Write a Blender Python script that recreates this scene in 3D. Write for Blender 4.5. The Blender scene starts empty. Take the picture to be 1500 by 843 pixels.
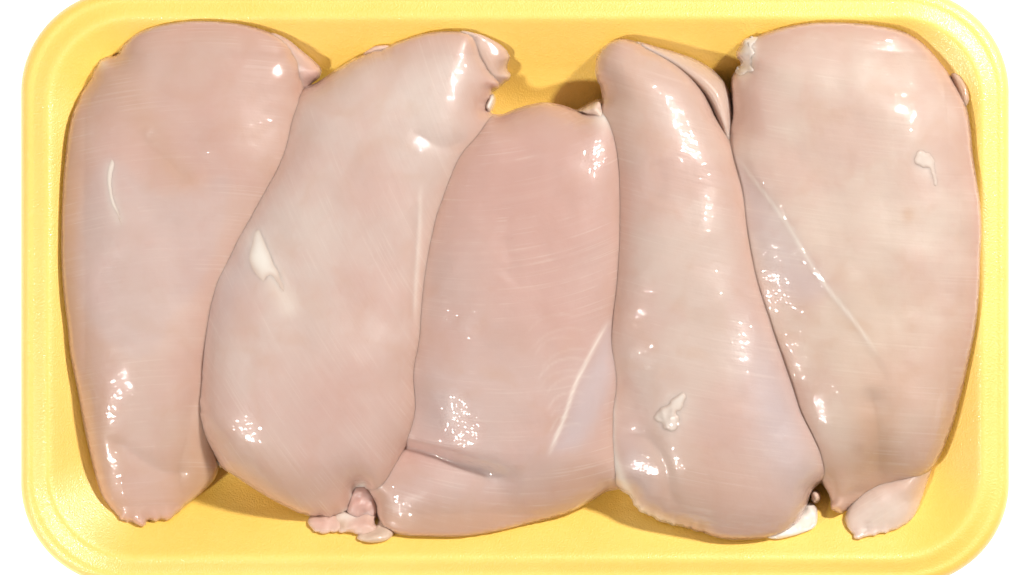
import bpy, math, random
import numpy as np
from mathutils import Vector, noise
from mathutils.geometry import delaunay_2d_cdt

random.seed(4)
rng = np.random.default_rng(4)
SC = bpy.context.scene
COL = SC.collection

# ------------------------------------------------------------------ camera, world, lamps
S = 0.00025            # metres per photograph pixel at the tray rim (photo is 1500 px wide)
ZREF = 0.030           # height of the tray rim
DIST = 1.35            # camera height above the rim
cam_d = bpy.data.cameras.new('camera')
cam = bpy.data.objects.new('camera', cam_d); COL.objects.link(cam)
cam_d.sensor_width = 36.0
cam_d.lens = 36.0 * DIST / (1500 * S)
cam_d.clip_start = 0.05; cam_d.clip_end = 50
cam.location = (0, 0, ZREF + DIST)
cam.rotation_euler = (0, 0, 0)
SC.camera = cam

w = bpy.data.worlds.new('World'); SC.world = w; w.use_nodes = True
bg = w.node_tree.nodes['Background']
bg.inputs['Color'].default_value = (1.0, 0.985, 0.97, 1)
bg.inputs['Strength'].default_value = 0.20

def lamp(name, az, el, dist, size, watts, col=(1, 0.975, 0.94)):
    d = bpy.data.lights.new(name, 'AREA'); d.shape = 'DISK'; d.size = size
    d.energy = watts; d.color = col
    o = bpy.data.objects.new(name, d); COL.objects.link(o)
    a, e = math.radians(az), math.radians(el)
    p = Vector((math.cos(a) * math.cos(e), math.sin(a) * math.cos(e), math.sin(e))) * dist
    o.location = p
    o.rotation_euler = (-p).to_track_quat('-Z', 'Y').to_euler()
    return o
lamp('studio_lamp_right', 38, 43, 1.5, 0.14, 26.0)
lamp('studio_lamp_left', 215, 43, 1.5, 0.145, 15.8)

vs = SC.view_settings
vs.view_transform = 'Standard'; vs.look = 'None'; vs.exposure = 0.0; vs.gamma = 1.0
vs.use_curve_mapping = False
SC.render.engine = 'CYCLES'
SC.cycles.use_denoising = True
SC.cycles.max_bounces = 10

# ------------------------------------------------------------------ helpers
def to_world(px, py, zp):
    """photo pixel + height in pixel units -> metres"""
    px = np.asarray(px, float); py = np.asarray(py, float); zp = np.asarray(zp, float)
    px, py, zp = np.broadcast_arrays(px, py, zp)
    z = zp * S
    k = (DIST - (z - ZREF)) / DIST * S
    return np.stack([(px - 750) * k, (421.5 - py) * k, z], -1)

def tag(o, label=None, cat=None, kind=None):
    if label: o['label'] = label
    if cat: o['category'] = cat
    if kind: o['kind'] = kind

def mesh_obj(name, verts, faces, mat, parent=None, origin=None, smooth=True):
    v = np.asarray(verts, float)
    if origin is not None: v = v - np.asarray(origin)
    me = bpy.data.meshes.new(name)
    me.from_pydata(v.tolist(), [], faces)
    if smooth: me.polygons.foreach_set('use_smooth', [True] * len(me.polygons))
    me.materials.append(mat); me.update()
    o = bpy.data.objects.new(name, me); COL.objects.link(o)
    if parent: o.parent = parent
    return o

def spline(pts, step=4.0, closed=True):
    """centripetal-ish Catmull-Rom through pts, resampled every `step`"""
    P = np.array(pts, float); n = len(P); out = []
    rngi = range(n) if closed else range(n - 1)
    for i in rngi:
        if closed: p0, p1, p2, p3 = P[i-1], P[i], P[(i+1) % n], P[(i+2) % n]
        else: p0, p1, p2, p3 = P[max(i-1, 0)], P[i], P[i+1], P[min(i+2, n-1)]
        L = np.linalg.norm(p2 - p1)
        m1 = (p2 - p0) / max(np.linalg.norm(p2-p1) + np.linalg.norm(p1-p0), 1e-6) * L
        m2 = (p3 - p1) / max(np.linalg.norm(p3-p2) + np.linalg.norm(p2-p1), 1e-6) * L
        for t in np.linspace(0, 1, 12, endpoint=False):
            t2, t3 = t*t, t*t*t
            out.append((2*t3-3*t2+1)*p1 + (t3-2*t2+t)*m1 + (-2*t3+3*t2)*p2 + (t3-t2)*m2)
    if not closed: out.append(P[-1])
    Q = np.array(out)
    if closed: Q = np.vstack([Q, Q[:1]])
    seg = np.linalg.norm(np.diff(Q, axis=0), axis=1); s = np.concatenate([[0], np.cumsum(seg)])
    m = max(8, int(round(s[-1] / step)))
    tt = np.linspace(0, s[-1], m, endpoint=False) if closed else np.linspace(0, s[-1], m)
    return np.stack([np.interp(tt, s, Q[:, 0]), np.interp(tt, s, Q[:, 1])], -1)

def seg_dist(X, poly, closed=True):
    """distance, arclength fraction and signed side of points X to a polyline"""
    A = poly if closed else poly[:-1]
    B = np.roll(poly, -1, 0) if closed else poly[1:]
    AB = B - A; L2 = (AB**2).sum(1) + 1e-9
    best = np.full(len(X), 1e18); bi = np.zeros(len(X), int); bt = np.zeros(len(X))
    for i0 in range(0, len(X), 4000):
        x = X[i0:i0+4000]
        d = x[:, None, :] - A[None]
        t = np.clip((d * AB[None]).sum(2) / L2, 0, 1)
        r = d - t[..., None] * AB[None]
        q = (r**2).sum(2); j = q.argmin(1); k = np.arange(len(x))
        best[i0:i0+4000] = q[k, j]; bi[i0:i0+4000] = j; bt[i0:i0+4000] = t[k, j]
    rel = X - A[bi]; ab = AB[bi]
    side = np.sign(ab[:, 0]*rel[:, 1] - ab[:, 1]*rel[:, 0])
    return np.sqrt(best), (bi + bt) / len(A), side

def inside(X, poly):
    x, y = X[:, 0], X[:, 1]; c = np.zeros(len(X), bool)
    xj, yj = poly[-1]
    for xi, yi in poly:
        if yi != yj:
            m = ((yi > y) != (yj > y)) & (x < (xj-xi)*(y-yi)/(yj-yi) + xi)
            c ^= m
        xj, yj = xi, yi
    return c

def soft_dist(X, poly, dexact, p=4):
    """smooth (ridge-free) distance to the outline: an Lp distance field"""
    A = poly; B = np.roll(poly, -1, 0); M = (A+B)/2; T = B-A
    N = np.stack([T[:, 1], -T[:, 0]], -1)
    area = 0.5*np.sum(A[:, 0]*B[:, 1]-B[:, 0]*A[:, 1])
    if area < 0: N = -N
    C = 3*math.pi/8
    out = np.zeros(len(X))
    for i0 in range(0, len(X), 4000):
        x = X[i0:i0+4000]
        d = M[None] - x[:, None]
        I = ((d*N[None]).sum(2) / np.maximum((d**2).sum(2), 4.0)**(1+p/2)).sum(1)
        out[i0:i0+4000] = (C/np.maximum(I, 1e-14))**(1/p)
    u = np.clip((dexact-8)/14, 0, 1); u = u*u*(3-2*u)
    return dexact*(1-u) + np.maximum(out, dexact*0.8)*u

def vnoise(X, scale, seed, oct=2):
    o = Vector((seed*17.3, seed*-9.1, seed*3.7))
    return np.array([noise.fractal(Vector((a/scale, b/scale, 0)) + o, 1.0, 2.0, oct) for a, b in X])

def gauss(X, g):
    x, y, rx, ry, rot = g
    c, s = math.cos(math.radians(rot)), math.sin(math.radians(rot))
    dx, dy = X[:, 0]-x, X[:, 1]-y
    return np.exp(-((dx*c+dy*s)/rx)**2 - ((-dx*s+dy*c)/ry)**2)

# ------------------------------------------------------------------ tray shape (pixel units)
TX0, TX1, TY0, TY1, TR = 31, 1478, -14, 857, 150
TPROF = [(0, 97), (1.5, 102), (4, 106), (8, 109), (11, 110.2), (14, 110.3), (18, 110.2), (25, 112.3), (32, 115), (37, 116), (41, 115.4), (46, 112.6),
         (52, 108), (60, 101.5), (80, 85), (100, 68), (120, 51.5), (140, 37), (158, 27.5), (178, 22), (205, 20), (240, 20)]
def tray_inset(X):
    cx, cy = (TX0+TX1)/2, (TY0+TY1)/2
    qx = np.abs(X[:, 0]-cx) - ((TX1-TX0)/2 - TR); qy = np.abs(X[:, 1]-cy) - ((TY1-TY0)/2 - TR)
    o = np.hypot(np.maximum(qx, 0), np.maximum(qy, 0)) + np.minimum(np.maximum(qx, qy), 0) - TR
    return -o
def tray_z(X):
    d = tray_inset(X)
    return np.interp(d, [a for a, b in TPROF], [b for a, b in TPROF])

# ------------------------------------------------------------------ materials
def new_mat(name):
    m = bpy.data.materials.new(name); m.use_nodes = True
    nt = m.node_tree; b = nt.nodes['Principled BSDF']
    return m, nt, b
def N(nt, t, **kw):
    n = nt.nodes.new(t)
    for k, v in kw.items():
        if k in ('operation', 'blend_type', 'data_type', 'feature', 'attribute_name', 'noise_dimensions', 'interpolation_type'):
            setattr(n, k, v)
        else: n.inputs[k].default_value = v
    return n
def mixc(nt, fac, a, b, blend='MIX'):
    n = nt.nodes.new('ShaderNodeMix'); n.data_type = 'RGBA'; n.blend_type = blend
    for sock, val in ((n.inputs[0], fac), (n.inputs[6], a), (n.inputs[7], b)):
        if hasattr(val, 'links') or isinstance(val, bpy.types.NodeSocket): nt.links.new(val, sock)
        else: sock.default_value = val if not isinstance(val, tuple) else (*val, 1)
    return n.outputs[2]
def mathn(nt, op, a, b=None, clamp=False):
    n = nt.nodes.new('ShaderNodeMath'); n.operation = op; n.use_clamp = clamp
    for i, v in enumerate((a, b)):
        if v is None: continue
        if isinstance(v, bpy.types.NodeSocket): nt.links.new(v, n.inputs[i])
        else: n.inputs[i].default_value = v
    return n.outputs[0]
def ramp(nt, fac, lo, hi):
    n = nt.nodes.new('ShaderNodeMapRange'); n.interpolation_type = 'SMOOTHSTEP'
    nt.links.new(fac, n.inputs['Value'])
    n.inputs['From Min'].default_value = lo; n.inputs['From Max'].default_value = hi
    return n.outputs[0]

def foam_material():
    m, nt, b = new_mat('yellow_foam')
    tc = N(nt, 'ShaderNodeTexCoord')
    n1 = N(nt, 'ShaderNodeTexNoise', Scale=2600.0, Detail=1.0, Roughness=0.5)
    vo = N(nt, 'ShaderNodeTexVoronoi', Scale=1500.0)
    n2 = N(nt, 'ShaderNodeTexNoise', Scale=45.0, Detail=3.0)
    n3 = N(nt, 'ShaderNodeTexNoise', Scale=420.0, Detail=2.0)
    for n in (n1, vo, n2, n3): nt.links.new(tc.outputs['Object'], n.inputs['Vector'])
    c = mixc(nt, ramp(nt, n2.outputs[0], 0.3, 0.7), (0.93, 0.59, 0.07), (0.95, 0.62, 0.085))
    c = mixc(nt, mathn(nt, 'MULTIPLY', ramp(nt, n3.outputs[0], 0.45, 0.75), 0.35), c, (0.96, 0.64, 0.12))
    nt.links.new(c, b.inputs['Base Color'])
    b.inputs['Roughness'].default_value = 0.56
    b.inputs['IOR'].default_value = 1.8
    b.inputs['Specular IOR Level'].default_value = 0.9
    b.inputs['Coat Weight'].default_value = 0.5
    b.inputs['Coat Roughness'].default_value = 0.12
    b.inputs['Subsurface Weight'].default_value = 0.0
    b.inputs['Subsurface Radius'].default_value = (1.0, 0.75, 0.2)
    b.inputs['Subsurface Scale'].default_value = 0.003
    h = mathn(nt, 'ADD', mathn(nt, 'MULTIPLY', n1.outputs[0], 0.6), mathn(nt, 'MULTIPLY', vo.outputs['Distance'], 0.6))
    bp = N(nt, 'ShaderNodeBump', Strength=0.65, Distance=0.00024)
    nt.links.new(h, bp.inputs['Height'])
    nt.links.new(bp.outputs[0], b.inputs['Normal'])
    nt.links.new(bp.outputs[0], b.inputs['Coat Normal'])
    return m

def meat_material(name, pale, pink=(0.545, 0.335, 0.285), peach=(0.510, 0.315, 0.205),
                  fat=(0.78, 0.71, 0.63), lav=(0.520, 0.430, 0.430), streak=1.0, gloss=1.0, sss=0.8, sscale=0.0042):
    m, nt, b = new_mat(name)
    at = N(nt, 'ShaderNodeAttribute', attribute_name='tint')
    fb = N(nt, 'ShaderNodeAttribute', attribute_name='fibre')
    sep = N(nt, 'ShaderNodeSeparateColor'); nt.links.new(at.outputs['Color'], sep.inputs[0])
    tc = N(nt, 'ShaderNodeTexCoord')
    big = N(nt, 'ShaderNodeTexNoise', Scale=34.0, Detail=3.0, Roughness=0.5)
    blo = N(nt, 'ShaderNodeTexNoise', Scale=62.0, Detail=3.0, Roughness=0.5, Distortion=0.6)
    mid = N(nt, 'ShaderNodeTexNoise', Scale=150.0, Detail=3.0, Roughness=0.55)
    fine = N(nt, 'ShaderNodeTexNoise', Scale=400.0, Detail=1.0, Roughness=0.4)
    micro = N(nt, 'ShaderNodeTexNoise', Scale=1500.0, Detail=1.0, Roughness=0.5)
    for n in (big, blo, mid, fine, micro): nt.links.new(tc.outputs['Object'], n.inputs['Vector'])
    def fib(sx, sy, detail=2.0, dist=0.0):
        mp = nt.nodes.new('ShaderNodeMapping'); mp.inputs['Scale'].default_value = (sx, sy, 1)
        nt.links.new(fb.outputs['Vector'], mp.inputs['Vector'])
        n = N(nt, 'ShaderNodeTexNoise', Scale=1.0, Detail=detail, Roughness=0.55, Distortion=dist)
        nt.links.new(mp.outputs[0], n.inputs['Vector'])
        return n.outputs[0]
    f1 = fib(0.007, 0.14)              # grain along the fibres
    f2 = fib(0.005, 0.33, 1.0, 0.3)    # sparse pale strands
    f3 = fib(0.03, 0.36, 1.0)
    # colour
    c = mixc(nt, ramp(nt, big.outputs[0], 0.36, 0.64), pale, tuple(0.6*a+0.4*q for a, q in zip(pale, pink)))
    c = mixc(nt, mathn(nt, 'MULTIPLY', ramp(nt, blo.outputs[0], 0.48, 0.72), 0.25), c, peach)
    c = mixc(nt, sep.outputs[0], c, pink)
    c = mixc(nt, at.outputs['Alpha'], c, peach)
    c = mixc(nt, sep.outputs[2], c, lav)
    zone = ramp(nt, blo.outputs[0], 0.62, 0.40)
    c = mixc(nt, mathn(nt, 'MULTIPLY', mathn(nt, 'MULTIPLY', ramp(nt, f1, 0.45, 0.70), zone), 0.09*streak), c, tuple(min(1, a*1.16+0.03) for a in pale))
    strands = mathn(nt, 'MULTIPLY', ramp(nt, f2, 0.58, 0.70), ramp(nt, blo.outputs[0], 0.56, 0.38))
    c = mixc(nt, mathn(nt, 'MULTIPLY', strands, 0.11*streak), c, fat)
    c = mixc(nt, mathn(nt, 'MULTIPLY', ramp(nt, mid.outputs[0], 0.52, 0.75), 0.14), c, pink)
    c = mixc(nt, sep.outputs[1], c, fat)
    nt.links.new(c, b.inputs['Base Color'])
    b.inputs['Subsurface Weight'].default_value = sss
    b.inputs['Subsurface Radius'].default_value = (1.0, 0.90, 0.85)
    b.inputs['Subsurface Scale'].default_value = sscale
    b.inputs['Roughness'].default_value = 0.42
    b.inputs['Specular IOR Level'].default_value = 0.30
    b.inputs['Coat Weight'].default_value = 0.95*gloss
    b.inputs['Coat Roughness'].default_value = 0.02
    b.inputs['Coat IOR'].default_value = 1.37
    # relief: fibres under a thin broken film of moisture
    h = mathn(nt, 'ADD', mathn(nt, 'MULTIPLY', f1, 0.22), mathn(nt, 'MULTIPLY', mid.outputs[0], 0.55))
    bp = N(nt, 'ShaderNodeBump', Strength=0.6, Distance=0.0006)
    nt.links.new(h, bp.inputs['Height'])
    nt.links.new(bp.outputs[0], b.inputs['Normal'])
    h2 = mathn(nt, 'ADD', h, mathn(nt, 'MULTIPLY', fine.outputs[0], 1.25))
    h2 = mathn(nt, 'ADD', h2, mathn(nt, 'MULTIPLY', f3, 0.10))
    h2 = mathn(nt, 'ADD', h2, mathn(nt, 'MULTIPLY', micro.outputs[0], 0.05))
    bq = N(nt, 'ShaderNodeBump', Strength=0.6, Distance=0.0006)
    nt.links.new(h2, bq.inputs['Height'])
    nt.links.new(bq.outputs[0], b.inputs['Coat Normal'])
    return m

FOAM = foam_material()
MEAT = {
    'a': meat_material('raw_meat_pale', pale=(0.573, 0.422, 0.360)),
    'b': meat_material('raw_meat_white', pale=(0.585, 0.479, 0.427)),
    'c': meat_material('raw_meat_pink', pale=(0.549, 0.407, 0.363), streak=1.2),
    'd': meat_material('raw_meat_peach', pale=(0.575, 0.453, 0.393)),
    'e': meat_material('raw_meat_tan', pale=(0.611, 0.500, 0.424)),
}
FAT = meat_material('white_fat', pale=(0.76, 0.70, 0.63), pink=(0.56, 0.43, 0.36), peach=(0.70, 0.60, 0.48), streak=0.3, sss=0.0)
SKIN = meat_material('pale_membrane', pale=(0.66, 0.51, 0.41), pink=(0.63, 0.39, 0.32), peach=(0.60, 0.43, 0.30), streak=0.5, sss=0.25, sscale=0.0012)

# ------------------------------------------------------------------ setting
mt, nt, b = new_mat('glow_added_white')
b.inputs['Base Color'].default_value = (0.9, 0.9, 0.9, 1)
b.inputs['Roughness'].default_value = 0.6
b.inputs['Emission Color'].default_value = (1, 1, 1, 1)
b.inputs['Emission Strength'].default_value = 0.55  # added glow that washes the tray's shadows out to white
g = mesh_obj('glow_added_table', [(-1.5, -1.5, 0), (1.5, -1.5, 0), (1.5, 1.5, 0), (-1.5, 1.5, 0)], [(0, 1, 2, 3)], mt, smooth=False)
tag(g, 'plain white table top under the yellow tray, glow added', None, 'structure')

# ------------------------------------------------------------------ foam tray
def rr_ring(inset, n=56):
    r = max(TR - 0.6*inset, 50); x0, x1, y0, y1 = TX0+inset, TX1-inset, TY0+inset, TY1-inset
    pts = []
    for cx, cy, a0 in ((x1-r, y0+r, -90), (x1-r, y1-r, 0), (x0+r, y1-r, 90), (x0+r, y0+r, 180)):
        for k in range(n):
            a = math.radians(a0 + 90*k/(n-1)); pts.append((cx+r*math.cos(a), cy+r*math.sin(a)))
    # points along the straight sides too
    out = []
    for i in range(len(pts)):
        p, q = pts[i], pts[(i+1) % len(pts)]
        out.append(p)
        if math.hypot(p[0]-q[0], p[1]-q[1]) > 60 or (i+1) % n == 0:
            for k in range(1, 50): out.append((p[0]+(q[0]-p[0])*k/50, p[1]+(q[1]-p[1])*k/50))
    return np.array(out)
prof = []
pd = np.array([a for a, _ in TPROF]); pz = np.array([b for _, b in TPROF])
dd = np.concatenate([np.linspace(0, 58, 44), np.linspace(60, 210, 36), [240, 300, 380]])
top = spline(list(zip(pd*1.0, pz)), 1.0, closed=False)
for d in dd: prof.append((d, float(np.interp(d, top[:, 0], top[:, 1])) if d <= 240 else 20.0))
under = [(1.0, 94), (4, 92), (9, 95), (20, 98), (36, 103), (52, 94), (78, 72), (100, 53), (124, 31), (148, 11), (168, 1.0), (380, 0.5)]
rows = []
for d, z in list(reversed(under)) + prof:
    R_ = rr_ring(d)
    wob = 0.0
    if z > 60: wob = vnoise(R_, 160, 3, 2)*0.8
    rows.append(to_world(R_[:, 0], R_[:, 1], z + wob))
V = np.vstack(rows); n = len(rows[0]); F = []
for r in range(len(rows)-1):
    for i in range(n):
        j = (i+1) % n
        F.append((r*n+i, (r+1)*n+i, (r+1)*n+j, r*n+j))
F.append(tuple(range(n)))
F.append(tuple(reversed(range((len(rows)-1)*n, len(rows)*n))))
tray = mesh_obj('foam_tray', V, F, FOAM)
tag(tray, 'yellow foam tray with rounded corners holding five raw chicken breasts', 'tray')

# ------------------------------------------------------------------ meat builder
HOST = {}
class Height:
    """top surface of a piece of meat in pixel units"""
    def __init__(self, outline, T=125, R=105, n=2.15, mid=0.42, bumps=(), steps=(), grooves=(), seed=1, lump=5.0, lscale=120, base=None, rb=()):
        self.o = outline; self.T = T; self.R = R; self.n = n; self.mid = mid
        self.bumps = bumps; self.steps = steps; self.grooves = grooves; self.seed = seed; self.lump = lump
        self.base = base; self.rb = rb; self.lscale = lscale
    def top(self, X):
        T = np.full(len(X), float(self.T))
        for *gg, a in self.bumps: T += a*gauss(X, gg)
        return T
    def zmid(self, X):
        if self.base is not None: return self.base(X) - 1.0
        return np.maximum(20 + self.mid*self.top(X), tray_z(X) + 5)
    def z(self, X, d=None):
        if d is None:
            d = seg_dist(X, self.o)[0]
        phi = soft_dist(X, self.o, d)
        R = np.full(len(X), float(self.R))
        for *gg, a in self.rb: R += 0.25*a*gauss(X, gg)
        t = np.clip(phi/R, 0, 1)
        gfn = 0.8*np.maximum(1-(1-t)**self.n, 0)**(1/self.n) + 0.2*(1-(1-t)**2)
        zm = self.zmid(X)
        if self.base is not None: h = self.top(X)*gfn
        else: h = np.maximum(20 + self.top(X) - zm, 12)*gfn
        edge = np.clip(d/30, 0, 1)
        for pts, wd, amp, L in self.steps:      # + side is right of travel direction in image
            q = spline(pts, 6, False); dd, f, s = seg_dist(X, q, False)
            taper = np.clip(np.minimum(f, 1-f)/0.16, 0, 1); taper = taper*taper*(3-2*taper)
            h += edge*taper*amp*np.tanh(s*dd/wd)*np.exp(-(dd/L)**2)
        for pts, wd, amp in self.grooves:
            q = spline(pts, 6, False); dd, f, s = seg_dist(X, q, False)
            taper = np.clip(np.minimum(f, 1-f)/0.2, 0, 1); taper = taper*taper*(3-2*taper)
            h += np.clip(d/8, 0, 1)*taper*amp*np.exp(-np.abs(dd/wd)**1.5)
        if self.lump:
            ls = self.lscale
            if ls < 60: edge = np.clip(d/6, 0, 1)
            h += edge*self.lump*(vnoise(X, ls, self.seed, 2) + 0.13*vnoise(X, ls*0.28, self.seed+5, 2))
        return zm + h

def piece(name, outline_pts, mat, parent, origin, step=4.0, grid=3.6, jag=(), tint=(), fibre=(0, 0, 0), under=None, press=0, grow=0, hcls=None, **hk):
    o = spline(outline_pts, step)
    if under is None: under = 22 if press else 7
    if jag:
        A = np.roll(o, 1, 0) - np.roll(o, -1, 0); A /= np.linalg.norm(A, axis=1)[:, None]+1e-9
        nrm = np.stack([-A[:, 1], A[:, 0]], -1)
        amp = np.zeros(len(o))
        for *gg, a in jag: amp += a*gauss(o, gg)
        o = o + nrm*(amp*(vnoise(o, 13, 7, 3)*1.5))[:, None]
    if press:                      # soft pieces squeezed against a neighbour: widen into the shared seam
        A = np.roll(o, -2, 0) - np.roll(o, 2, 0); A /= np.linalg.norm(A, axis=1)[:, None]+1e-9
        sg = 1 if np.sum(o[:, 0]*np.roll(o[:, 1], -1)-np.roll(o[:, 0], -1)*o[:, 1]) > 0 else -1
        out = np.stack([A[:, 1], -A[:, 0]], -1)*sg
        dn = np.full(len(o), 1e9)
        for k, q in enumerate(OUTLINES):
            if k != press-1: dn = np.minimum(dn, seg_dist(o, spline(q, 5))[0])
        m_ = np.clip((21-dn)/13, 0, 1)
        m_ = m_*(1 - gauss(o, (312, 668, 48, 48, 0)))      # free bulge, nothing presses here
        for _ in range(4): m_ = (np.roll(m_, 1)+m_+np.roll(m_, -1))/3
        o = o + out*(18*m_)[:, None]
    if grow:
        A = np.roll(o, -2, 0) - np.roll(o, 2, 0); A /= np.linalg.norm(A, axis=1)[:, None]+1e-9
        sg = 1 if np.sum(o[:, 0]*np.roll(o[:, 1], -1)-np.roll(o[:, 0], -1)*o[:, 1]) > 0 else -1
        o = o + np.stack([A[:, 1], -A[:, 0]], -1)*sg*grow
    H = Height(o, **hk)
    lo, hi = o.min(0), o.max(0)
    xs = np.arange(lo[0], hi[0], grid); ys = np.arange(lo[1], hi[1], grid*0.866)
    gx, gy = np.meshgrid(xs, ys); gx[1::2] += grid/2
    X = np.stack([gx.ravel(), gy.ravel()], -1)
    X = X[inside(X, o)]
    d = seg_dist(X, o)[0]
    keep = d > min(2.6, grid*0.6)
    X = X[keep]
    nb = len(o)
    # inset loops close to the rim so that the rounded edge stays smooth
    allp = [Vector(p) for p in np.vstack([o, X])]
    vv, ee, ff, ov, oe, of = delaunay_2d_cdt(allp, [], [list(range(nb))], 1, 1e-5)
    P = np.array([tuple(v) for v in vv])
    d = seg_dist(P, o)[0]
    bmap = {}
    for i, src in enumerate(ov):
        for s_ in src:
            if s_ < nb: bmap[s_] = i
    d[[bmap[k] for k in range(nb)]] = 0
    Z = H.z(P, d)
    faces = []
    for f in ff:
        a, b_, c = (P[i] for i in f[:3])
        cr = (b_[0]-a[0])*(c[1]-a[1]) - (b_[1]-a[1])*(c[0]-a[0])
        faces.append(tuple(f) if cr < 0 else tuple(reversed(f)))     # image y is down
    allP = [P]; allZ = [Z]
    # underside
    A = np.roll(o, -3, 0) - np.roll(o, 3, 0); A /= np.linalg.norm(A, axis=1)[:, None]+1e-9
    area = 0.5*np.sum(o[:, 0]*np.roll(o[:, 1], -1)-np.roll(o[:, 0], -1)*o[:, 1])
    inn = np.stack([-A[:, 1], A[:, 0]], -1) * (1 if area > 0 else -1)
    bz = Z[[bmap[k] for k in range(nb)]]
    prev = [bmap[k] for k in range(nb)]
    base = len(P)
    for a in (18, 38, 60, 82):
        ar = math.radians(a)
        ring = o + inn*under*(1-math.cos(ar))
        fl = tray_z(ring) + 1.5 if H.base is None else H.base(ring) - 6
        rz = bz - np.maximum(bz - fl, 0)*math.sin(ar)
        if H.base is None: rz = np.maximum(rz, fl)
        allP.append(ring); allZ.append(rz)
        cur = list(range(base, base+nb)); base += nb
        for i in range(nb):
            j = (i+1) % nb
            q = (prev[i], prev[j], cur[j], cur[i])
            faces.append(q if area > 0 else tuple(reversed(q)))
        prev = cur
    faces.append(tuple(prev) if area > 0 else tuple(reversed(prev)))
    PP = np.vstack(allP); ZZ = np.concatenate(allZ)
    ob = mesh_obj(name, to_world(PP[:, 0], PP[:, 1], ZZ), faces, mat, parent, origin)
    me = ob.data
    # flesh colour zones plus edge and seam shading painted as rims: R pink, G fat/membrane white, B lavender sheen, A peach
    C = np.zeros((len(PP), 4))
    ch = {'pink': 0, 'fat': 1, 'lav': 2, 'peach': 3}
    for t in tint:
        if t[0] == 'g':
            _, c_, *gg, a = t; C[:, ch[c_]] += a*gauss(PP, gg)
        elif t[0] == 'l':
            _, c_, pts, wd, a = t
            q = spline(pts, 6, False); dd, f, s = seg_dist(PP, q, False)
            tp = np.clip(np.minimum(f, 1-f)/0.12, 0, 1)
            C[:, ch[c_]] += a*tp*np.exp(-(dd/wd)**2)
        elif t[0] == 'p':       # soft edged polygon zone
            _, c_, pts, soft, a = t
            q = spline(pts, 6); dd = seg_dist(PP, q)[0]; ins = inside(PP, q)
            sd = np.where(ins, dd, -dd)
            C[:, ch[c_]] += a/(1+np.exp(-np.clip(sd/soft, -30, 30)))
        elif t[0] == 'e':       # rim of the outline; on the muscles it paints edge and seam shade
            _, c_, wd, a = t
            dd = seg_dist(PP, o)[0]; C[:, ch[c_]] += a*np.exp(-(dd/wd)**2)
    at = me.attributes.new('tint', 'FLOAT_COLOR', 'POINT')
    at.data.foreach_set('color', np.clip(C, 0, 1).astype(np.float32).ravel())
    ang, cx, kk = fibre
    a = math.radians(ang); ctr = (lo+hi)/2
    dx, dy = PP[:, 0]-ctr[0], PP[:, 1]-ctr[1]
    u = dx*math.cos(a)+dy*math.sin(a); v = -dx*math.sin(a)+dy*math.cos(a)
    v = v + kk*(u-cx)**2
    fa = me.attributes.new('fibre', 'FLOAT_VECTOR', 'POINT')
    fa.data.foreach_set('vector', np.stack([u, v, np.full(len(u), hk.get('seed', 1)*3.1)], -1).astype(np.float32).ravel())
    return ob, H

def breast(x, y, label):
    e = bpy.data.objects.new('chicken_breast', None); COL.objects.link(e)
    e.empty_display_size = 0.02
    org = to_world(x, y, 20); e.location = org
    tag(e, label, 'chicken breast')
    e['group'] = 'raw chicken breasts laid side by side in the tray'
    return e, org

def on(H, lift=0.0):
    return lambda X: H.z(X) + lift

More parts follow.
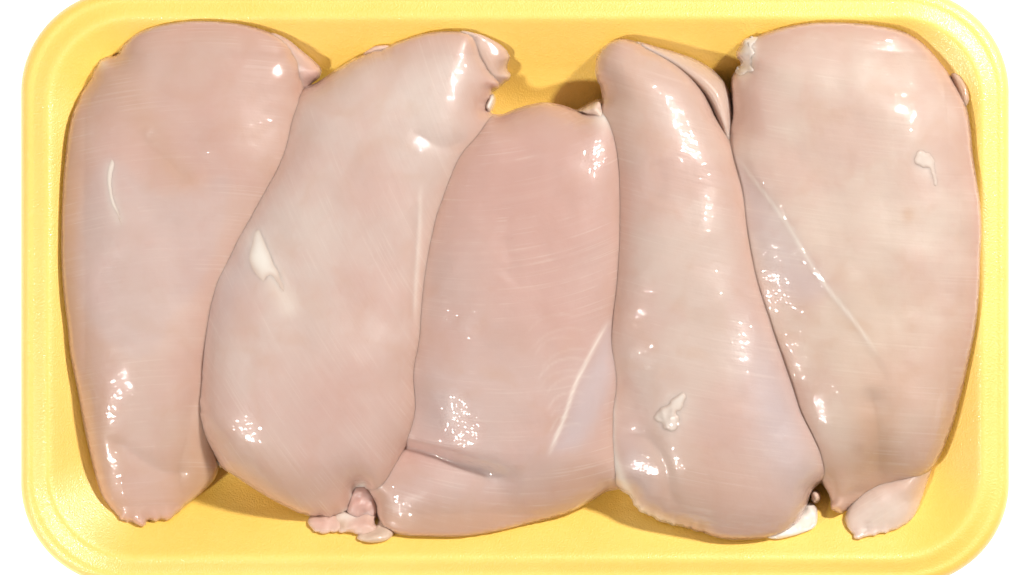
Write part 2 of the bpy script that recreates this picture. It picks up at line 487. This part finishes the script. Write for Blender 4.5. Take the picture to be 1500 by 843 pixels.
# outlines of the five breasts, in photo pixels
OUTLINES = [
    [(172,77),(184,62),(199,50),(224,40),(259,33),(299,31),(349,35),(388,45),(418,60),(438,82),(446,104),(441,122),(437,134),(434,155),(428,180),(424,209),(410,244),(388,289),(365,329),(345,365),(332,398),(322,440),(314,480),(308,540),(306,590),(312,640),(318,671),(314,701),(296,722),(272,741),(258,755),(246,764),(232,763),(221,764),(201,770),(181,764),(166,751),(151,731),(138,691),(125,636),(113,571),(103,520),(98,470),(93,430),(90,380),(90,340),(91,299),(94,249),(103,179),(120,134),(134,112),(142,92),(154,83)],
    [(430,175),(437,160),(455,131),(490,103),(529,81),(569,67),(599,56),(629,48),(664,46),(688,50),(704,68),(719,93),(727,107),(733,124),(722,136),(718,150),(713,165),(711,186),(696,210),(680,228),(666,252),(656,284),(645,318),(634,359),(625,400),(620,440),(617,475),(613,500),(609,517),(604,540),(604,586),(594,626),(576,656),(565,684),(553,706),(537,712),(523,716),(516,735),(508,750),(490,757),(470,758),(445,754),(432,749),(401,734),(371,716),(346,699),(326,683),(311,661),(299,631),(289,601),(290,571),(290,540),(296,495),(304,450),(317,418),(342,369),(367,319),(388,279),(408,239),(419,205)],
    [(700,200),(713,186),(729,173),(749,162),(773,154),(798,150),(823,154),(848,162),(872,162),(892,176),(903,196),(912,239),(916,289),(915,349),(912,413),(908,460),(904,505),(904,556),(906,641),(908,690),(900,711),(880,726),(862,737),(827,754),(776,767),(726,779),(676,786),(626,786),(590,784),(566,776),(553,760),(549,735),(550,712),(560,684),(570,664),(581,648),(592,622),(596,592),(596,550),(606,520),(612,500),(612,470),(616,420),(620,385),(628,345),(640,300),(654,262),(672,226)],
    [(873,110),(872,98),(875,82),(887,66),(907,57),(929,60),(950,68),(982,83),(1012,104),(1034,134),(1050,170),(1062,210),(1074,250),(1086,290),(1092,324),(1098,368),(1110,418),(1125,470),(1145,530),(1170,601),(1190,641),(1198,666),(1196,696),(1188,721),(1180,745),(1165,770),(1145,783),(1111,790),(1061,790),(1016,777),(971,766),(931,744),(915,711),(903,681),(895,656),(892,625),(893,596),(900,570),(897,535),(890,505),(894,460),(901,420),(905,370),(907,300),(905,240),(897,190),(885,150),(880,130)],
    [(1080,84),(1081,70),(1091,57),(1105,54),(1125,47),(1150,40),(1185,34),(1224,33),(1264,35),(1304,41),(1329,49),(1354,65),(1379,92),(1399,122),(1415,154),(1422,189),(1425,224),(1431,264),(1436,299),(1438,339),(1436,379),(1435,420),(1429,480),(1419,530),(1406,586),(1391,636),(1369,682),(1345,702),(1310,714),(1275,728),(1250,740),(1234,752),(1223,750),(1216,741),(1211,716),(1206,696),(1198,671),(1182,631),(1166,596),(1146,540),(1126,490),(1111,445),(1101,413),(1091,369),(1083,319),(1081,274),(1073,224),(1072,189),(1070,130),(1074,110),(1085,96)],
]

# ---- first breast (leftmost)
e, org = breast(250, 400, 'leftmost raw chicken breast, with one thin white streak of fat near its left edge')
ob, H1 = piece('muscle', OUTLINES[0],
    MEAT['a'], e, org, press=1, jag=((225,765,60,14,0,5),(150,85,26,18,0,2.5),(433,165,12,60,0,2)), seed=1, T=138, R=122, fibre=(4, 60, -0.0007), lump=7.5, lscale=130,
    bumps=((225,740,90,110,0,-48),(300,690,60,60,0,-18),(230,300,120,40,60,-7),(300,250,60,30,40,-4),(390,80,60,50,0,4)),
    rb=((430,190,40,160,0,-40),(350,380,40,120,0,-40)),
    grooves=(([(205,180),(220,215),(250,240),(280,275)],18,-4),([(150,640),(190,660),(240,690),(290,690)],12,-5),([(272,740),(262,700),(272,640),(290,560)],12,-4)),
    tint=(('e','pink',16,0.45),('e','pink',52,0.32),('e','peach',34,0.35),('g','peach',285,690,45,75,0,0.75),('g','peach',150,640,26,120,-12,0.35),('g','peach',98,380,24,280,0,0.75),('g','pink',400,110,70,60,0,0.25),('g','pink',290,200,100,110,0,0.4),  # rims and left peach band paint edge shade and yellow tray bounce
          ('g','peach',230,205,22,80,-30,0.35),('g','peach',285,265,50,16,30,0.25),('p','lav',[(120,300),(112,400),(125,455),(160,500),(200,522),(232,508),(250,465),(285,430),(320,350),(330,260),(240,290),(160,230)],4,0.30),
          ('g','peach',170,120,40,50,0,0.3),('g','fat',148,92,8,10,0,0.5),('l','fat',[(164,230),(160,262),(165,295),(178,334)],9,0.3)))
piece('folded_edge', [(395,50),(418,56),(443,75),(463,92),(471,102),(468,114),(456,124),(443,142),(425,150),(400,120)], MEAT['a'], e, org, seed=11, T=98, R=50, lump=2, fibre=(40,0,0), tint=(('g','pink',455,110,40,40,0,0.6),))
piece('fat_streak', [(164,232),(169,240),(166,256),(165,275),(169,295),(176,312),(180,331),(177,334),(171,318),(162,300),(157,280),(155,260),(158,242)], FAT, e, org, step=2, grid=2.5, base=on(H1), T=1.6, R=5, lump=0, under=2, tint=(('e','pink',3.5,0.9),('g','pink',178,330,20,22,0,0.6),))

# ---- second breast
e, org = breast(470, 420, 'raw chicken breast second from left, with a white fat smear and a pink torn tip')
ob, H2 = piece('muscle', OUTLINES[1],
    MEAT['b'], e, org, press=2, jag=((722,140,16,40,0,5),(490,756,60,12,0,3),(290,590,8,40,0,3),(540,80,30,10,-25,2)), seed=2, T=142, R=124, fibre=(62, 0, 0.0004), lump=7.5, lscale=130,
    bumps=((500,740,70,50,0,-30),(420,560,120,160,20,8),(690,120,60,60,0,-8)),
    rb=((610,470,30,200,0,-45),(310,480,40,150,0,-35)),
    grooves=(([(612,290),(610,360),(606,430),(604,500)],6,-4),([(600,190),(650,215),(690,200)],12,-5),([(545,706),(525,720),(515,745)],7,-9)),
    tint=(('e','pink',16,0.45),('e','pink',52,0.32),('e','peach',34,0.35),('g','fat',600,120,120,60,-20,0.12),('l','fat',[(372,330),(380,365),(396,400),(418,440),(430,470)],15,0.4),('g','pink',470,600,130,150,0,0.5),('g','pink',560,350,70,160,0,0.3),('g','lav',330,420,30,130,25,0.4),('g','peach',400,690,120,40,30,0.35),
          ('l','fat',[(616,270),(614,340),(610,400),(607,470)],3,0.35),('g','pink',700,150,30,60,0,0.3),('l','fat',[(500,758),(516,742),(520,718),(538,708)],5,0.8),('g','pink',508,742,20,20,0,0.5)))
piece('folded_edge', [(672,48),(700,50),(722,59),(740,71),(748,84),(744,97),(749,108),(743,119),(730,130),(712,140),(690,110)], MEAT['b'], e, org, seed=12, T=92, R=45, lump=2, jag=((745,100,14,30,0,3),), fibre=(60,0,0), tint=(('g','peach',730,90,40,50,0,0.5),))
piece('folded_edge', [(528,84),(545,70),(556,67),(572,68),(580,80),(560,100),(535,98)], SKIN, e, org, seed=13, T=64, R=25, lump=1, tint=(('e','pink',8,0.5),))
piece('torn_tip', [(453,764),(463,757),(482,753),(495,756),(499,770),(492,777),(475,778),(460,774)], SKIN, e, org, step=2.5, grid=2.6, grow=3, seed=14, T=44, R=20, lump=5, lscale=26, jag=((475,768,40,20,0,3),), tint=(('g','pink',470,768,30,20,0,0.9),('e','peach',6,0.4)))
piece('torn_tip', [(491,756),(500,749),(512,753),(524,755),(534,746),(545,744),(549,752),(548,766),(550,774),(538,781),(515,779),(498,775)], SKIN, e, org, step=2.5, grid=2.6, grow=3, seed=15, T=54, R=18, lump=7, lscale=24, jag=((520,760,50,30,0,3),), tint=(('g','pink',530,766,24,14,0,0.7),('g','fat',508,756,16,7,0,0.9),('g','peach',500,768,10,10,0,0.7)))
piece('torn_tip', [(512,716),(530,706),(546,710),(552,735),(548,756),(530,760),(510,752)], MEAT['c'], e, org, step=2.5, grid=2.6, grow=3, seed=16, T=66, R=18, lump=6, lscale=20, tint=(('g','pink',530,730,30,30,0,1.0),))
piece('fat_smear', [(371,338),(381,334),(387,345),(394,362),(402,380),(411,400),(418,420),(424,440),(414,432),(406,418),(396,408),(387,416),(376,410),(366,396),(362,376),(366,358)], FAT, e, org, step=2.5, grid=2.8, base=on(H2), T=1.5, R=12, lump=0, under=2, jag=((395,410,30,30,0,3),), tint=(('e','pink',8,0.95),('g','pink',415,425,22,22,0,0.9),('g','pink',372,400,15,15,0,0.4)))
piece('fat_fleck', [(716,142),(721,138),(725,146),(722,158),(716,166),(708,158)], FAT, e, org, step=2, grid=2.5, grow=2, mid=0.2, T=84, R=9, lump=0)
piece('fat_fleck', [(305,655),(312,662),(322,675),(328,684),(322,686),(312,676),(306,666)], FAT, e, org, step=2, grid=2.5, T=62, R=9, lump=0, tint=(('g','pink',315,670,20,20,0,0.5),))
piece('fat_fleck', [(548,690),(556,684),(562,676),(568,680),(562,690),(556,700),(552,716),(546,718),(544,704)], SKIN, e, org, step=2, grid=2.5, T=92, R=9, lump=8, lscale=12, jag=((555,695,20,20,0,2),))

# ---- third breast
ARCS = []
for k in range(11):
    x0 = 772 + k*4 + random.uniform(-6, 6); y0 = 478 + k*15 + random.uniform(-5, 5)
    w_, hgt = random.uniform(60, 95) - k*3, random.uniform(24, 36) - k*1.5
    ARCS.append(('l', 'fat', [(x0, y0+18), (x0+w_*0.3, y0-hgt*0.2), (x0+w_*0.65, y0-hgt*0.5), (x0+w_, y0-hgt*0.42)], 1.7, random.uniform(0.05, 0.18)))
e, org = breast(760, 470, 'shortest, pinkest raw chicken breast, in the middle with a folded flap along its bottom')
ob, H3 = piece('muscle', OUTLINES[2],
    MEAT['c'], e, org, press=3, seed=3, T=140, R=122, fibre=(-10, 60, 0.0011), lump=7.5, lscale=130,
    bumps=((690,745,200,60,0,-26),(625,628,62,44,15,-22),(610,735,60,34,0,10),(580,740,50,60,0,-12),(760,400,120,160,0,6),(600,570,30,60,0,-10)),
    rb=((905,350,30,220,0,-55),(610,430,20,140,0,-50)),
    steps=(([(500,640),(560,650),(601,657),(641,668),(681,682),(726,690),(775,686)],9,-9,60),),
    grooves=(([(500,645),(555,650),(601,656),(641,667),(681,681),(715,688),(748,690)],9,-10),([(470,640),(555,652),(601,658),(641,669),(681,682),(715,688),(770,686)],30,-15),([(893,470),(862,525),(842,566),(827,611),(802,671)],6,1.2),([(735,340),(750,385),(735,410)],18,-3)),
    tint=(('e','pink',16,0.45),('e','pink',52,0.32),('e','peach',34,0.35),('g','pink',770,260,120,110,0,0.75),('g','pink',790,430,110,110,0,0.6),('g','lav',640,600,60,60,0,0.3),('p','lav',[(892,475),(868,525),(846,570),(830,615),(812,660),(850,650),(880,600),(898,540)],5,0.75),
          ('l','fat',[(893,468),(876,498),(862,525),(842,566),(827,611),(802,671)],2.7,0.6),('g','peach',700,760,200,28,-3,0.5),('g','peach',850,700,60,40,-30,0.4),('g','fat',885,170,16,18,0,0.7),
          ('g','pink',610,660,80,18,8,0.8),*ARCS))  # pink along the fold: crease shading painted into the colour
piece('membrane_edge', [(842,164),(850,158),(866,149),(880,144),(887,158),(893,175),(903,195),(904,214),(890,200),(872,180)], SKIN, e, org, step=2.5, grid=2.8, T=102, R=18, lump=8, lscale=18, seed=17, jag=((890,170,20,30,0,3),), tint=(('g','fat',894,180,10,26,-25,0.9),('g','peach',860,155,18,10,0,0.5)))
piece('flap_tip', [(523,789),(527,781),(540,778),(553,768),(556,752),(575,755),(578,778),(570,790),(552,795),(535,794)], SKIN, e, org, step=2.5, grid=2.8, T=34, R=24, lump=5, lscale=24, seed=18, tint=(('g','peach',550,785,40,20,0,0.6),))
piece('muscle_lobe', [(612,512),(619,520),(624,545),(634,575),(620,600),(604,615),(596,595),(600,560),(603,535)], MEAT['c'], e, org, T=100, R=22, lump=3, seed=19, step=3, grid=3, tint=(('g','fat',612,535,12,20,0,0.4),('g','lav',612,560,30,40,0,0.5)))

# ---- fourth breast
e, org = breast(1040, 440, 'narrow topped raw chicken breast second from right, widest at its white-fringed bottom')
ob, H4 = piece('muscle', OUTLINES[3],
    MEAT['d'], e, org, press=4, jag=((900,600,16,70,0,3.5),(925,730,40,30,0,4),(990,772,60,12,10,2),(875,130,8,30,0,2)), seed=4, T=150, R=118, fibre=(12, 0, 0.0003), lump=7.5, lscale=130,
    bumps=((1070,640,100,160,-10,8),(930,620,40,120,-10,-16),(960,110,70,60,20,2)),
    rb=((1150,560,30,200,-20,-40),(905,350,25,200,0,-35),(1050,200,30,90,-10,-30)),
    grooves=(([(905,640),(945,640),(975,680),(985,730),(1010,750)],10,-4),([(960,230),(970,270),(960,300)],16,-3)),
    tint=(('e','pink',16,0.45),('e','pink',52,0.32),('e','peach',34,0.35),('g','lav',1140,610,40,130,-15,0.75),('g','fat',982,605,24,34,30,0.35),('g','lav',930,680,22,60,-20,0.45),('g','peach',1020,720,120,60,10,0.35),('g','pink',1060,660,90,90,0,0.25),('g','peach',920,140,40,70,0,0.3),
          ('g','pink',960,260,40,60,0,0.3),('l','fat',[(893,560),(895,600),(895,650),(904,684),(916,712),(932,742),(970,764),(1016,776)],7,0.65),('g','pink',915,330,14,120,0,0.35),('g','fat',1010,180,60,30,40,0.1)))
piece('folded_edge', [(930,62),(974,72),(1000,80),(1019,87),(1045,103),(1064,124),(1074,150),(1078,190),(1082,240),(1060,220),(1030,150),(985,110)], MEAT['d'], e, org, seed=20, T=112, R=44, lump=3, fibre=(50,0,0), tint=(('g','peach',1030,110,60,40,30,0.45),))
piece('fat_edge', [(1118,784),(1135,768),(1155,757),(1172,744),(1184,735),(1195,742),(1198,757),(1194,772),(1178,780),(1155,787),(1135,790)], FAT, e, org, step=2.5, grid=2.8, T=56, R=25, lump=8, lscale=24, seed=21, tint=(('g','fat',1160,770,60,40,0,0.8),))
piece('fat_edge', [(1186,722),(1193,717),(1201,721),(1203,731),(1197,738),(1189,736)], SKIN, e, org, step=2, grid=2.5, T=66, R=9, lump=1, seed=22)
piece('fat_flake', [(999,573),(1004,580),(1003,592),(998,600),(992,604),(996,612),(991,626),(984,634),(975,630),(970,622),(962,618),(959,608),(966,598),(976,592),(984,584),(993,577)], FAT, e, org, step=2, grid=2.4, base=on(H4), T=3.0, R=6, lump=2.2, lscale=14, under=2, jag=((980,605,40,40,0,3.5),), tint=(('e','pink',3.5,0.9),('g','pink',985,605,40,40,0,0.5),))

# ---- fifth breast
e, org = breast(1270, 400, 'rightmost raw chicken breast, with a slanting membrane seam and a folded bottom tip')
ob, H5 = piece('muscle', OUTLINES[4],
    MEAT['e'], e, org, press=5, jag=((1215,725,10,40,0,3),(1078,90,10,40,0,3),(1073,190,6,60,0,1.5)), seed=5, T=146, R=122, fibre=(8, -40, 0.00025), lump=7.5, lscale=130,
    bumps=((1365,120,60,60,0,-8),(1270,720,80,70,0,-40),(1140,430,60,160,-25,-12),(1300,250,120,160,0,4)),
    rb=((1075,180,25,120,0,-45),(1140,500,25,160,-20,-35)),
    steps=(([(1070,215),(1105,264),(1150,324),(1180,374),(1209,418),(1251,470),(1276,510),(1320,580)],6,-1.8,46),),
    grooves=(([(1285,720),(1288,670),(1284,610),(1270,560)],20,-9),([(1210,735),(1260,722),(1310,710)],8,-4)),
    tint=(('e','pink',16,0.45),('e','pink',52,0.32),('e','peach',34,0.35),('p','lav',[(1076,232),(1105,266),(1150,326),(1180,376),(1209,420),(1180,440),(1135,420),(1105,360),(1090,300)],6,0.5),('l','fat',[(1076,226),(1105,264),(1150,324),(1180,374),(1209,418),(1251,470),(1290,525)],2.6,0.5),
          ('g','peach',1285,650,36,70,0,0.6),('g','peach',1300,540,120,140,0,0.3),('g','peach',1240,700,60,40,0,0.35),('g','fat',1096,85,10,28,15,0.8),('g','pink',1110,150,36,60,0,0.45),('g','pink',1190,300,120,120,0,0.15),('g','peach',1400,600,40,120,20,0.25),('g','peach',1330,315,10,12,0,0.5),('g','fat',1356,242,18,24,-20,0.3)))
piece('folded_edge', [(1392,108),(1402,108),(1412,120),(1418,135),(1419,150),(1410,160),(1398,140)], MEAT['e'], e, org, seed=23, step=2.5, grid=2.8, T=58, R=20, lump=1, tint=(('g','peach',1410,130,30,30,0,1.0),))
piece('fat_edge', [(1084,75),(1090,60),(1104,55),(1112,56),(1106,66),(1104,80),(1099,92),(1104,104),(1094,108),(1082,112),(1077,104),(1086,94)], FAT, e, org, step=2, grid=2.6, base=on(H5), T=3.0, R=8, lump=3, lscale=14, under=3, jag=((1095,80,30,40,0,3),), tint=(('g','pink',1086,90,16,30,0,0.5),))
piece('folded_tip', [(1238,757),(1250,728),(1280,705),(1315,690),(1345,676),(1366,674),(1360,704),(1348,741),(1340,757),(1328,768),(1301,780),(1280,782),(1268,787),(1256,791),(1249,782),(1241,771)], MEAT['e'], e, org, step=3, grid=3, seed=24, T=80, R=36, lump=8, lscale=64, jag=((1270,785,40,12,0,3),), fibre=(-30,0,0),
    grooves=(([(1272,762),(1270,776),(1264,790)],7,-2.5),), tint=(('g','fat',1295,755,50,26,-20,0.4),('g','peach',1345,715,30,30,0,0.5)))
piece('fat_flake', [(1341,225),(1350,220),(1362,224),(1368,234),(1369,246),(1373,258),(1374,270),(1369,274),(1366,262),(1360,250),(1350,246),(1340,238)], FAT, e, org, step=2, grid=2.4, base=on(H5), T=3.0, R=6, lump=1.6, lscale=12, under=2, jag=((1356,240,30,40,0,2.5),), tint=(('e','pink',3.5,0.9),('g','pink',1356,240,40,40,0,0.4),))
